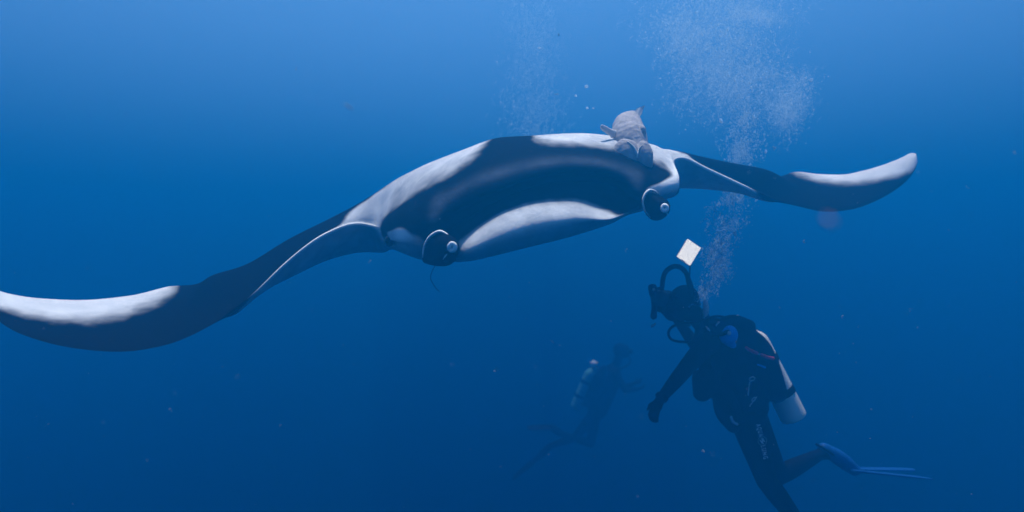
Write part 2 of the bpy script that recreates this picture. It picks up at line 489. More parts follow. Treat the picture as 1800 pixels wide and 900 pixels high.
# mouth
head((865, 362, 4.640), (868, 252, 3.900), (850, 248, 3.420), (826, 288, 3.080), (792, 343, 2.950), (797, 373, 2.920), (800, 383, 3.000), (806, 395, 3.120), (806, 408, 2.970), (809, 424, 2.917), (811, 447, 2.870), (812, 462, 3.000), (828, 452, 3.900), (845, 424, 4.300),
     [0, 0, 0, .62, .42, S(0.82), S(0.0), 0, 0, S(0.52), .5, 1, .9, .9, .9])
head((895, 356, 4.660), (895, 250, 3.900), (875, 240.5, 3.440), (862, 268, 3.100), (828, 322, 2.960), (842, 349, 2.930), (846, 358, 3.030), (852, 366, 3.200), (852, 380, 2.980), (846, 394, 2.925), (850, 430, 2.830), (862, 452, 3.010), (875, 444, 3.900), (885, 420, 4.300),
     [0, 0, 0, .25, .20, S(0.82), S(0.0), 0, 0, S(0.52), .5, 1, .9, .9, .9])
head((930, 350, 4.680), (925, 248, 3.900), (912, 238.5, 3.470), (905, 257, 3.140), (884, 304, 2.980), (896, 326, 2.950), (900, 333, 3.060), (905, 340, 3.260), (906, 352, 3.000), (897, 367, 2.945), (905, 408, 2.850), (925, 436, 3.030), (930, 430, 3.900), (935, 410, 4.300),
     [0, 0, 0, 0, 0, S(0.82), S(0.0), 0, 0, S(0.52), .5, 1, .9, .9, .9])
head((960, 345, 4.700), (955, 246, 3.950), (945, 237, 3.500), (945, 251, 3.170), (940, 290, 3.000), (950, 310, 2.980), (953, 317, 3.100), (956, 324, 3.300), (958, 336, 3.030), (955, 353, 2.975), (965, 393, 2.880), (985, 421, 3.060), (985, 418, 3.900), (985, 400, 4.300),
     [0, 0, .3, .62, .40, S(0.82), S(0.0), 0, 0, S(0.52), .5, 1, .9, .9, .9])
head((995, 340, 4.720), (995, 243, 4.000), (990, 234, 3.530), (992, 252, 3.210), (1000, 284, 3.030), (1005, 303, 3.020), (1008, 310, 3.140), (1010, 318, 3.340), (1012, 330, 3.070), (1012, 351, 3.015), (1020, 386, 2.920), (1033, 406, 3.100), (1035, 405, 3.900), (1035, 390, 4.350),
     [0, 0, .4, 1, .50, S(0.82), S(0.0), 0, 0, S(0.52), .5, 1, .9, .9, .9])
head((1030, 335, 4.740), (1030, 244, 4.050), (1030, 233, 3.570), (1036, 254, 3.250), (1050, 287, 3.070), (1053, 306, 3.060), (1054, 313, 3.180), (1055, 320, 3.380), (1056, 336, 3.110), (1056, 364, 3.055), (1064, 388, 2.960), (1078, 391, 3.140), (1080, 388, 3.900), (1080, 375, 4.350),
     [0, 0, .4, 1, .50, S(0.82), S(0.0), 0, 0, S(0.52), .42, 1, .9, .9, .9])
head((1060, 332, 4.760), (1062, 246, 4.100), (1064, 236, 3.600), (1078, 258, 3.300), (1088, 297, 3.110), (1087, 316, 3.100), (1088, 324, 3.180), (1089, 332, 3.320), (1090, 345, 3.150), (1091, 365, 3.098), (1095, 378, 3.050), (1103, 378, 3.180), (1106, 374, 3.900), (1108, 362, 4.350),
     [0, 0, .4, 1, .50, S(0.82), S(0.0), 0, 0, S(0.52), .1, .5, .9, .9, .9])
# right side of the head
head((1090, 330, 4.78), (1095, 250, 4.15), (1100, 242, 3.63), (1118, 268, 3.34), (1122, 310, 3.14), (1119, 335, 3.11), (1120, 344, 3.11), (1121, 352, 3.13), (1122, 358, 3.15), (1123, 364, 3.18), (1125, 369, 3.28), (1128, 372, 3.5), (1132, 366, 3.9), (1133, 355, 4.35),
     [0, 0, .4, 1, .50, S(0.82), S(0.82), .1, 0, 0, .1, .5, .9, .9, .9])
head((1115, 328, 4.78), (1122, 253, 4.15), (1128, 248, 3.66), (1148, 282, 3.38), (1152, 315, 3.19), (1149, 330, 3.16), (1150, 338, 3.16), (1150, 344, 3.17), (1150, 350, 3.19), (1150, 356, 3.22), (1151, 361, 3.32), (1153, 363, 3.5), (1155, 358, 3.9), (1155, 348, 4.3),
     [0, 0, .4, 1, .50, S(0.0), .75, 1, 1, .8, .8, .8, .9, .9, .9])
head((1135, 326, 4.78), (1142, 256, 4.15), (1145, 254, 3.68), (1166, 290, 3.40), (1176, 306, 3.24), (1178, 318, 3.20), (1178, 326, 3.19), (1178, 334, 3.20), (1177, 341, 3.22), (1174, 347, 3.27), (1172, 350, 3.38), (1170, 348, 3.6), (1170, 346, 3.9), (1170, 340, 4.3),
     [0, 0, .4, 1,   .45, .35, B1(.8), B1(1), B1(1), .9, .8, .9, .9, .9, .9])
head((1150, 322, 4.78), (1155, 259, 4.15), (1158, 259, 3.70), (1180, 294, 3.46), (1192, 306, 3.32), (1195, 316, 3.28), (1195.5, 324, 3.27), (1195, 332, 3.28), (1193, 339, 3.30), (1190, 344, 3.35), (1186, 346, 3.45), (1180, 340, 3.65), (1178, 338, 3.9), (1175, 335, 4.3),
     [0, 0, .3, 1, .8, B1(.9), B1(1), B1(1), 1, .9, .8, .9, .9, .9, .9])
# right wing, root to tip
add(wing((1170, 262, 3.76), (1184, 282, 3.62), (1190, 332, 3.95), (1165, 312, 4.75), [0]*3 + [.4, 1, 1, 1, 1, 1, 1] + VEN))
add(wing((1198, 268, 3.80), (1203, 278, 3.68), (1215, 332, 4.00), (1190, 308, 4.7), [0]*3 + [0, .3, .8, 1, 1, 1, 1] + VEN))
add(wing((1233, 275, 3.82), (1236, 294, 3.72), (1245, 334, 4.00), (1225, 308, 4.62), [0]*6 + [.4, B1(1), B1(1), 1] + VEN))
add(wing((1300, 288, 3.86), (1303, 325, 3.76), (1305, 341, 4.00), (1290, 312, 4.50), [0]*6 + [.3, B1(.9), B1(1), 1] + VEN))
add(wing((1350, 297, 3.92), (1356, 349, 3.78), (1358, 351, 3.98), (1345, 318, 4.42), outer(-.6)))
add(blade((1400, 302, 4.20), (1408, 364, 3.80), .040, outer(.05)))
add(blade((1440, 306, 4.18), (1452, 373, 3.82), .034, outer(.24)))
add(blade((1478, 307, 4.16), (1495, 369, 3.84), .028, outer(.34)))
add(blade((1517, 300, 4.14), (1536, 355, 3.88), .022, outer(.46)))
add(blade((1552, 290, 4.12), (1568, 338, 3.93), .017, outer(.62)))
add(blade((1585, 277, 4.10), (1594, 318, 3.98), .012, outer(.85)))
add(blade((1602, 269, 4.09), (1608, 300, 4.02), .008, outer(1.1)))
add(blade((1610, 270, 4.08), (1613, 286, 4.05), .004, outer(1.2)))

def build_manta():
    root = empty('manta_ray', P(950, 350, 3.8))
    tag(root, 'giant black manta ray with white shoulder patches gliding towards the camera with wings spread', 'manta ray')
    C = np.array([[tuple(P(*p)) for p in c] for c, W in ST])                 # stations x 15 x 3
    W = np.array([w for c, w in ST], float)
    C = np.concatenate([C, C[:, :1]], axis=1); W = np.concatenate([W, W[:, :1]], axis=1)
    dist = np.linalg.norm(np.diff(C[:, 3:9].mean(axis=1), axis=0), axis=1)
    kn = np.concatenate([[0], np.cumsum(np.sqrt(dist + 1e-4))])
    ns = 420
    xs = np.linspace(0, kn[-1], ns)
    G = pchip(kn, C, xs); GW = pchip(kn, W, xs)
    sub = 10
    xp = np.linspace(0, 15, 15 * sub + 1)[:-1]
    G = np.swapaxes(pchip(np.arange(16), np.swapaxes(G, 0, 1), xp), 0, 1)
    GW = np.swapaxes(pchip(np.arange(16), np.swapaxes(GW, 0, 1), xp), 0, 1)
    npf = G.shape[1]
    te = G[:, 0].copy()
    for it in range(20):                                                       # fair the surface
        nb = (np.roll(G, 1, 1) + np.roll(G, -1, 1)) / 2
        H = G.copy(); H[1:-1] = (G[2:] + G[:-2]) / 2
        G[1:-1] = (0.4 * G + 0.3 * nb + 0.3 * H)[1:-1]
        G[:, 0] = te
    for it in range(3):
        nb = (np.roll(GW, 1, 1) + np.roll(GW, -1, 1)) / 2
        H = GW.copy(); H[1:-1] = (GW[2:] + GW[:-2]) / 2
        GW[1:-1] = (0.4 * GW + 0.3 * nb + 0.3 * H)[1:-1]
    V = G.reshape(-1, 3)
    F = []
    for i in range(ns - 1):
        for k in range(npf):
            F.append((i * npf + k, (i + 1) * npf + k, (i + 1) * npf + (k + 1) % npf, i * npf + (k + 1) % npf))
    F.append(tuple(range(npf))); F.append(tuple((ns - 1) * npf + k for k in range(npf - 1, -1, -1)))
    me = mesh_from(V.tolist(), F, 'body')
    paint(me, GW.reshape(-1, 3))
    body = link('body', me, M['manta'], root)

    # cephalic fins: rolled up into a fat horn that points forwards, pale outer rim and pale curled tip
    def cephalic(outline, d, length, knob, rim, tail, kr):
        """outline: (u, v) points round the base of the roll; knob: (u, v, d) of the curled tip"""
        Vv, Ff, Wv = [], [], []
        def put(vf, w):
            o = len(Vv)
            Vv.extend(vf[0]); Ff.extend(tuple(i + o for i in q) for q in vf[1]); Wv.extend([w] * len(vf[0]))
        n, m_ = 48, 24
        ring = catmull(list(outline) + [outline[0]], n + 1)[:-1]
        kc = P(*knob)
        cu = sum(p[0] for p in ring) / n; cv = sum(p[1] for p in ring) / n
        V, F = [], []
        for j in range(m_ + 1):
            s = j / m_
            sh = math.sqrt(max(0, 1 - max(0, (s - .30) / .70) ** 2.2))
            mv = max(0, (s - .25) / .75) ** 1.6
            for k in range(n):
                w = 2 * math.pi * k / n
                g = 1 - .07 * math.exp(-((((w - s * 2.5 - tail[2]) % (2 * math.pi)) - math.pi) / .14) ** 2)     # step where the sheet overlaps itself
                dd = d + .12 - (length + .12) * s
                c = P(cu, cv, dd).lerp(Vector((kc.x, dd, kc.z)), mv * .8)
                r = P(ring[k][0], ring[k][1], d) - P(cu, cv, d)
                V.append(c + r * (sh * g * (1 - .10 * s) + .01))
        for j in range(m_):
            for k in range(n):
                F.append((j * n + k, (j + 1) * n + k, (j + 1) * n + (k + 1) % n, j * n + (k + 1) % n))
        F.append(tuple(m_ * n + k for k in range(n - 1, -1, -1)))
        put((V, F), (0.0, 0.25, 0.0))
        # free edge of the sheet: a thin pale lip standing off the horn
        pts = [P(u, v, d - .035) for (u, v, r) in rim]
        put(tube(pts, [r * d / FPX for (u, v, r) in rim], n=8, seg=50, flat=3.0), (1.0, 0.0, 1.0))
        # curled pale tip: a fleshy ring with a dark hollow
        kc = P(*knob)
        pts, rad = [], []
        for i in range(30):
            t = i / 29
            w = tail[3] + t * 2.15 * math.pi
            pts.append(kc + Vector((kr * 1.0 * (1 - .25 * t) * math.cos(w), -.004 - .008 * t, kr * 1.25 * (1 - .25 * t) * math.sin(w))))
            rad.append(kr * (.50 + .30 * math.sin(2.2 * t + .4)))
        put(tube(pts, rad, n=10, seg=60), (1.0, 0.0, 1.0))
        tp = [kc + Vector((tail[0] * q, .012 * q, tail[1] * q)) for q in (.25, .6, 1.0)]
        put(tube(tp, [kr * .45, kr * .25, kr * .10], n=8, seg=12), (1.0, 0.0, 1.0))
        me = mesh_from(Vv, Ff, 'cephalic_fin')
        paint(me, np.array(Wv))
        return link('cephalic_fin', me, M['manta'], root)
    cephalic([(806, 437), (800, 420), (786, 411), (771, 408), (756, 414), (746, 426), (742, 442), (742, 460), (754, 466), (772, 469), (790, 467), (802, 455)], 2.93, .14, (795, 434, 2.80),
             [(743, 452, 1.0), (745, 436, 1.6), (751, 422, 2.2), (761, 412, 2.8), (773, 407, 2.8), (784, 411, 2.0), (790, 416, .8)], (-.040, -.052, .6, R(160)), .0135)
    cephalic([(1179, 362), (1174, 352), (1162, 344), (1147, 336), (1136, 337), (1130, 350), (1130, 366), (1136, 379), (1148, 388), (1162, 387), (1173, 379), (1178, 371)], 3.14, .12, (1168, 366, 3.03),
             [(1143, 382, .5), (1134, 371, 1.1), (1130, 356, 1.6), (1133, 343, 2.2), (1141, 335, 2.8), (1150, 336, 1.8), (1157, 341, .7)], (.018, -.030, 2.6, R(60)), .0120)

    # eyes on the sides of the head
    for (u, v, d) in ((684, 424, 3.09), (1187, 334, 3.30)):
        c = P(u, v, d)
        vf = ellipsoid(c, (Vector((.020, 0, 0)), Vector((0, .028, 0)), Vector((0, 0, .026))))
        e = link('eye', mesh_from(*vf, name='eye'), M['eye'], root)
    # whip tail trailing behind
    vf = tube([P(960, 345, 4.6), P(968, 350, 5.0), P(975, 356, 5.5), P(985, 362, 6.0)], [.05, .022, .014, .006], n=10, seg=24)
    me = mesh_from(*vf, name='tail'); paint(me, np.zeros((len(vf[0]), 3)))
    link('tail', me, M['manta'], root)
    # thin line hanging from the left fin
    vf = tube([P(768, 462, 2.90), P(760, 476, 2.90), P(757, 490, 2.90), P(766, 506, 2.90), P(772, 512, 2.90)], .0016, n=6, seg=24)
    link('trailing_thread', mesh_from(*vf, name='trailing_thread'), M['rubber'], root)
    return root, body
manta_root, manta_body = build_manta()

# ------------------------------------------------------------------ remora riding on the manta's back
def build_remora():
    root = empty('remora_fish', P(1112, 262, 3.42))
    tag(root, 'pale grey remora clinging to the manta near its right shoulder, tail raised', 'fish')
    d = 3.40
    k = d / FPX
    X, Y, Z = Vector((k, 0, 0)), Vector((0, 1, 0)), Vector((0, 0, k))
    parts = [
        # trunk going back and up
        tube([P(1112, 266, 3.44), P(1107, 250, 3.48), P(1104, 236, 3.54), P(1104, 222, 3.64), P(1110, 208, 3.78)], [.080, .094, .092, .078, .044], n=22, seg=26),
        tube([P(1108, 212, 3.72), P(1116, 203, 3.86), P(1122, 198, 3.95)], [.045, .026, .016], n=14, seg=12),
        # two cheeks of the broad head, split by the mouth
        ellipsoid(P(1102, 276, 3.30), (X * 25 + Z * -8, Y * .060, Z * 30 + X * 5), n=24, m=14),
        ellipsoid(P(1132, 278, 3.30), (X * 16 + Z * 3, Y * .055, Z * 30 + X * -3), n=24, m=14),
        ellipsoid(P(1116, 294, 3.31), (X * 24, Y * .05, Z * 9), n=24, m=14),
        ellipsoid(P(1127, 232, 3.46), (X * 9, Y * .05, Z * 13), n=18, m=10),
    ]
    body = remeshed('body', merge(*parts), 0.0042, 2, M['remora'], root)
    nv = len(body.data.vertices)          # fleshy, uneven skin
    co = np.empty(nv * 3, np.float32); no = np.empty(nv * 3, np.float32)
    body.data.vertices.foreach_get('co', co); body.data.vertices.foreach_get('normal', no)
    co = co.reshape(-1, 3); no = no.reshape(-1, 3)
    am = np.array([.005 * noise.noise(Vector(c) * 14.0) + .0028 * noise.noise(Vector(c) * 38.0) + .0012 * noise.noise(Vector(c) * 90.0) for c in co])
    body.data.vertices.foreach_set('co', (co + no * am[:, None]).astype(np.float32).ravel())
    body.data.update()
    bv = BVHTree.FromPolygons([v.co.copy() for v in body.data.vertices], [tuple(p.vertices) for p in body.data.polygons])
    def on(u, v):
        p = P(u, v, 1.0).normalized(); hit = bv.ray_cast(Vector((0, 0, 0)), p)
        return hit[0] - p * .002 if hit[0] else P(u, v, 3.25)
    # pale cleft of the mouth, laid on the skin
    vf = tube([on(1103, 249), on(1111, 255), on(1116, 262), on(1119, 270), on(1120, 277)], [.002, .004, .0055, .0055, .003], n=8, seg=24)
    link('mouth', mesh_from(*vf, name='mouth'), M['remora_pale'], root)
    vf = tube([on(1120, 273), on(1123, 262), on(1129, 255)], [.004, .0035, .0015], n=8, seg=16)
    link('mouth', mesh_from(*vf, name='mouth'), M['remora_pale'], root)
    vf = tube([on(1089, 278), on(1095, 284), on(1103, 289)], [.001, .0025, .001], n=8, seg=14)
    link('mouth_crease', mesh_from(*vf, name='mouth_crease'), M['remora_pale'], root)
    # tail fin: a forked thin blade
    def finplate(outline, thick, name, mat):
        V, F = [], []
        m = len(outline)
        for s in (-1, 1):
            for q in outline:
                V.append(P(*q) + Vector((0, s * thick, 0)))
        F.append(tuple(range(m))); F.append(tuple(range(2 * m - 1, m - 1, -1)))
        for i in range(m):
            F.append((i, m + i, m + (i + 1) % m, (i + 1) % m))
        me = mesh_from(V, F, name)
        return link(name, me, mat, root, smooth=False)
    finplate([(1108, 206, 3.64), (1114, 198, 3.66), (1119, 191, 3.68), (1125, 188.5, 3.70), (1133.5, 185.5, 3.73), (1131, 191, 3.72), (1129.5, 195, 3.71), (1128, 201, 3.70), (1124, 206, 3.67), (1118, 212, 3.64)], .004, 'tail_fin', M['remora_fin'])
    # stubby pectoral fin sticking out to the side
    vf = tube([P(1082, 236, 3.46), P(1072, 232, 3.42), P(1064, 227, 3.38), P(1058.5, 223.5, 3.36)], [.022, .018, .016, .013], n=14, seg=18, flat=.45)
    link('pectoral_fin', mesh_from(*vf, name='pectoral_fin'), M['remora_fin'], root)
build_remora()

# ------------------------------------------------------------------ bubbles
OCT_V = np.array([(1, 0, 0), (-1, 0, 0), (0, 1, 0), (0, -1, 0), (0, 0, 1), (0, 0, -1)], float)
OCT_F = np.array([(0, 2, 4), (2, 1, 4), (1, 3, 4), (3, 0, 4), (2, 0, 5), (1, 2, 5), (3, 1, 5), (0, 3, 5)])
def _ico():
    bm = bmesh.new(); bmesh.ops.create_icosphere(bm, subdivisions=1, radius=1.0)
    bm.verts.index_update()
    V = np.array([v.co[:] for v in bm.verts]); F = np.array([[v.index for v in f.verts] for f in bm.faces]); bm.free()
    return V, F
ICO_V, ICO_F = _ico()
def beads(name, cen, rad, stretch, mat, tilt=None):
    """cen Nx3, rad N, stretch N (vertical), one joined mesh of small closed beads"""
    n = len(cen)
    a = rng.uniform(0, 2 * math.pi, n) if tilt is None else tilt
    V = ICO_V[None] * rad[:, None, None]
    V = V * np.stack([np.ones(n), np.ones(n), stretch], 1)[:, None, :]
    ca, sa = np.cos(a)[:, None], np.sin(a)[:, None]
    x, z = V[..., 0].copy(), V[..., 2].copy()
    V[..., 0] = x * ca + z * sa; V[..., 2] = -x * sa + z * ca
    V = (V + cen[:, None, :]).reshape(-1, 3)
    F = (ICO_F[None] + (np.arange(n) * len(ICO_V))[:, None, None]).reshape(-1, 3)
    me = bpy.data.meshes.new(name)
    me.from_pydata(V.tolist(), [], F.tolist()); me.update()
    return link(name, me, mat)

def wisps(blobs, d0, dd, per, nw, r0, r1, lean=(0.25, 0.45), length=(.02, .06), clump=(-.55, .28)):
    """bubbles gathered in short rising wisps; blobs: (u, v, su, sv, rot, weight)"""
    w = np.array([b[5] for b in blobs], float); w /= w.sum()
    C, Rd, T = [], [], []
    ch = rng.choice(len(blobs), nw, p=w)
    for b in ch:
        u, v, su, sv, rot, _ = blobs[b]
        a, c = rng.normal(0, 1, 2)
        a = max(-2.8, min(2.8, a)); c = max(-2.8, min(2.8, c))
        cu = u + su * a * math.cos(rot) - sv * c * math.sin(rot)
        cv = v + su * a * math.sin(rot) + sv * c * math.cos(rot)
        d = d0 + rng.normal(0, dd)
        p0 = P(cu, cv, d)
        # break the cloud into denser and thinner patches
        if noise.noise(Vector(p0) * 5.5) + .55 * noise.noise(Vector(p0) * 14.0) < rng.uniform(*clump):
            continue
        L = rng.uniform(*length)
        dirx = rng.normal(lean[0], lean[1])
        n = rng.poisson(per) + 1
        big = rng.uniform(0, 1) ** 3
        bend = rng.normal(0, .4)
        for i in range(n):
            t = rng.uniform(-1, 1)
            off = Vector((L * (dirx * t + bend * t * t), rng.normal(0, .02), L * t))
            p = p0 + off + Vector(rng.normal(0, .005, 3))
            C.append(tuple(p)); Rd.append((r0 + (r1 - r0) * rng.beta(1.2, 4) * (0.6 + big)) * (rng.uniform(2.0, 3.6) if rng.random() < .012 else 1.0)); T.append(dirx * .8 + rng.normal(0, .3))
    return np.array(C), np.array(Rd), np.array(T)

main = [
    (1290, 8, 52, 16, .05, 1.0), (1330, 28, 30, 5, .12, .6), (1215, 70, 46, 28, .55, 1.5), (1262, 110, 52, 40, .70, 2.2), (1195, 62, 26, 22, .2, .6),
    (1320, 130, 46, 32, .55, 1.6), (1375, 165, 28, 26, .7, 1.2), (1390, 190, 16, 26, .2, .8), (1255, 165, 36, 30, .6, .7), (1225, 150, 40, 26, 0, .35), (1290, 55, 40, 30, 0, .7),
]
col_ = [
    (1315, 208, 9, 6, 0, .35), (1308, 238, 16, 24, 0, 1.2), (1300, 272, 16, 16, 0, .7), (1300, 320, 12, 26, .2, .6), (1290, 365, 13, 22, .3, .7),
    (1272, 400, 15, 22, .35, 1.0), (1262, 438, 13, 20, .3, .7), (1256, 470, 13, 18, .3, .7), (1245, 500, 9, 13, .3, .6), (1236, 518, 6, 8, .3, .4),
]
C1, R1, T1 = wisps(main, 4.80, .38, 8, 11500, .0008, .0034)
C2, R2, T2 = wisps(col_, 4.52, .13, 9, 2300, .0010, .0050, length=(.02, .055), clump=(-.15, .40))
ok = np.ones(len(C2), bool)
o = beads('bubble_plume', np.vstack([C1, C2]), np.concatenate([R1, R2]), rng.uniform(1.0, 2.4, len(C1) + len(C2)), M['bubble'], np.concatenate([T1, T2]))
tag(o, 'tall white plume of rising air bubbles above the diver with the camera', 'bubbles', kind='stuff')
far = [(940, 95, 26, 34, 0, 1.0), (935, 150, 26, 40, 0, 1.2), (940, 205, 30, 26, 0, 1.3), (950, 235, 26, 16, 0, .6), (948, 70, 18, 20, 0, .4), (930, 30, 26, 24, 0, .4)]
C3, R3, T3 = wisps(far, 7.7, .4, 8, 3000, .0012, .0050)
o = beads('distant_bubble_plume', C3, R3, rng.uniform(1.0, 2.0, len(C3)), M['bubble'], T3)
tag(o, 'faint distant plume of bubbles rising behind the middle of the manta', 'bubbles', kind='stuff')

# ------------------------------------------------------------------ single bubbles and drifting plankton
def blob_mesh(name, c, r, sx, sz, rot, seed, amp=.35):
    V, F = ellipsoid(Vector((0, 0, 0)), (Vector((r * sx, 0, 0)), Vector((0, r, 0)), Vector((0, 0, r * sz))), n=16, m=10)
    Rm = Matrix.Rotation(rot, 3, 'Y')
    out = []
    for p in V:
        f = 1 + amp * noise.noise(p * (1.6 / r) + Vector((seed, seed * 2.0, 0)))
        out.append(Rm @ (p * f) + c)
    return mesh_from(out, F, name)
for i, (u, v, d, r, txt) in enumerate([
        (1031, 152, 4.1, .0115, 'round bubble drifting left of the big plume, largest of the loose ones'),
        (1012, 168, 4.1, .0075, 'small bubble drifting just left of the largest loose bubble'),
        (1032, 190, 4.1, .0085, 'bubble hovering just above the white strip on the manta back'),
        (1043, 190, 4.1, .0060, 'tiny bubble beside the remora, right of its twin'),
        (948, 84, 5.0, .0120, 'small bright bubble clump near the top of the faint distant plume')]):
    o = link('air_bubble', blob_mesh('air_bubble', P(u, v, d), r, 1.0, .8, 0, i + 1.3, .25), M['bubble'])
    tag(o, txt, 'bubble', group='loose air bubbles')
o = link('drifting_plankton', blob_mesh('drifting_plankton', P(1458, 388, .50), .0029, 1.5, .62, R(38), 4.1, .3), M['pink'])
tag(o, 'small pinkish drifting plankton blob below the tip of the right wing', 'plankton')
o = link('drifting_plankton', blob_mesh('drifting_plankton', P(613, 188, 1.3), .0016, 6.6, 1.0, R(38), 2.2, .3), M['snow'])
tag(o, 'thin pale drifting streak in open water above the left wing', 'plankton')
# marine snow
spots = [(970, 601, 3.0, .006), (871, 652, 2.6, .004), (1236, 793, 3.2, .010), (1783, 268, 2.0, .006), (649, 460, 2.2, .004), (1362, 262, 3.4, .006), (1148, 571, 3.8, .010), (1100, 440, 3, .004), (1413, 423, 3, .005), (1480, 555, 3, .005),
         (1600, 545, 3, .004), (978, 165, 4.3, .006), (983, 60, 4.3, .005), (1700, 330, 3, .004), (300, 720, 2.4, .003), (520, 120, 3, .004), (220, 200, 3, .003)]
C, Rr = [], []
for (u, v, d, r) in spots:
    for k in range(5):
        C.append(tuple(P(u + rng.normal(0, 1.6), v + rng.normal(0, 2.2), d))); Rr.append(r * rng.uniform(.25, .6))
for k in range(700):
    d = rng.uniform(1.2, 7.5)
    C.append(tuple(P(rng.uniform(-50, 1850), rng.uniform(-30, 930), d))); Rr.append(rng.uniform(.0005, .0015) * (0.5 + d * .22))
o = beads('marine_snow', np.array(C), np.array(Rr), rng.uniform(.6, 2.2, len(C)), M['snow'])
tag(o, 'fine pale specks of marine snow drifting through the water', 'particles', kind='stuff')

# ------------------------------------------------------------------ scuba divers
def hand(wrist, direc, palm_n, k=1.0, curl=0.5):
    """palm and five tapered, bent fingers as overlapping closed shapes"""
    f = direc.normalized()
    n = (palm_n - f * palm_n.dot(f)).normalized()
    s = f.cross(n)
    parts = [tube([wrist - f * .02, wrist + f * .04 * k, wrist + f * .085 * k], [.030 * k, .040 * k, .036 * k], n=14, flat=.5, hint=n)]
    for i, (o, L) in enumerate(((-.030, .070), (-.010, .080), (.011, .076), (.030, .060))):
        b = wrist + f * .080 * k + s * o * k
        m_ = b + (f * math.cos(curl * .5) + n * math.sin(curl * .5)) * L * .5 * k
        e = m_ + (f * math.cos(curl * 1.5) + n * math.sin(curl * 1.5)) * L * .5 * k
        parts.append(tube([b, m_, e], [.0115 * k, .0105 * k, .0085 * k], n=10))
    b = wrist + f * .030 * k - s * .030 * k
    m_ = b + (f * .6 - s * .7 + n * .25).normalized() * .036 * k
    e = m_ + (f * .9 - s * .2 + n * .45).normalized() * .034 * k
    parts.append(tube([b, m_, e], [.014 * k, .0125 * k, .010 * k], n=10))
    return parts

def plate(pts_a, pts_b, name, mat, root):
    """closed shell between two outlines of equal length"""
    m = len(pts_a)
    V = list(pts_a) + list(pts_b)
    F = [tuple(range(m)), tuple(range(2 * m - 1, m - 1, -1))]
    for i in range(m):
        F.append((i, m + i, m + (i + 1) % m, (i + 1) % m))
    return link(name, mesh_from(V, F, name), mat, root, smooth=False)

def swim_fin(root, heel, toe, tip, width_dir, k=1.0, mat='bluefin'):
    """foot pocket with strap, side rails and a split, ribbed blade"""
    f = (toe - heel).normalized()
    w = (width_dir - f * width_dir.dot(f)).normalized()
    up = f.cross(w)
    fin = remeshed('fin', merge(tube([heel, heel.lerp(toe, .5) + up * .008, toe], [.045 * k, .056 * k, .044 * k], n=16, seg=14, flat=1.0, hint=w)), .008, 2, M[mat], root)
    bl = (tip - toe).normalized()
    w2 = (width_dir - bl * width_dir.dot(bl)).normalized()
    u2 = bl.cross(w2)
    L = (tip - toe).length
    for sgn in (-1, 1):
        A, B = [], []
        out = [(0, .002), (0, .075), (.35, .098), (.75, .118), (1.0, .105), (.97, .050), (.88, .006), (.45, .002)]
        for (s, h) in out:
            c = toe + bl * (s * L) + w2 * (sgn * h * k) + u2 * (.020 * k * sgn * s)
            A.append(c + u2 * .0035); B.append(c - u2 * .0035)
        b = plate(A, B, 'blade', M[mat], fin)
        rl = tube([toe - bl * .06 + w2 * (sgn * .05 * k), toe + bl * (.3 * L) + w2 * (sgn * .094 * k) + u2 * (.006 * k * sgn), toe + bl * (.75 * L) + w2 * (sgn * .117 * k) + u2 * (.015 * k * sgn), toe + bl * (.99 * L) + w2 * (sgn * .106 * k) + u2 * (.020 * k * sgn)], [.011, .009, .006, .004], n=8, seg=16)
        link('rail', mesh_from(*rl, name='rail'), M[mat], fin)
    st = tube([heel + w * .052 * k + f * .05, heel + w * .040 * k - f * .035, heel - f * .052, heel - w * .040 * k - f * .035, heel - w * .052 * k + f * .05], .008, n=8, seg=24)
    link('heel_strap', mesh_from(*st, name='heel_strap'), M['rubber'], fin)
    return fin

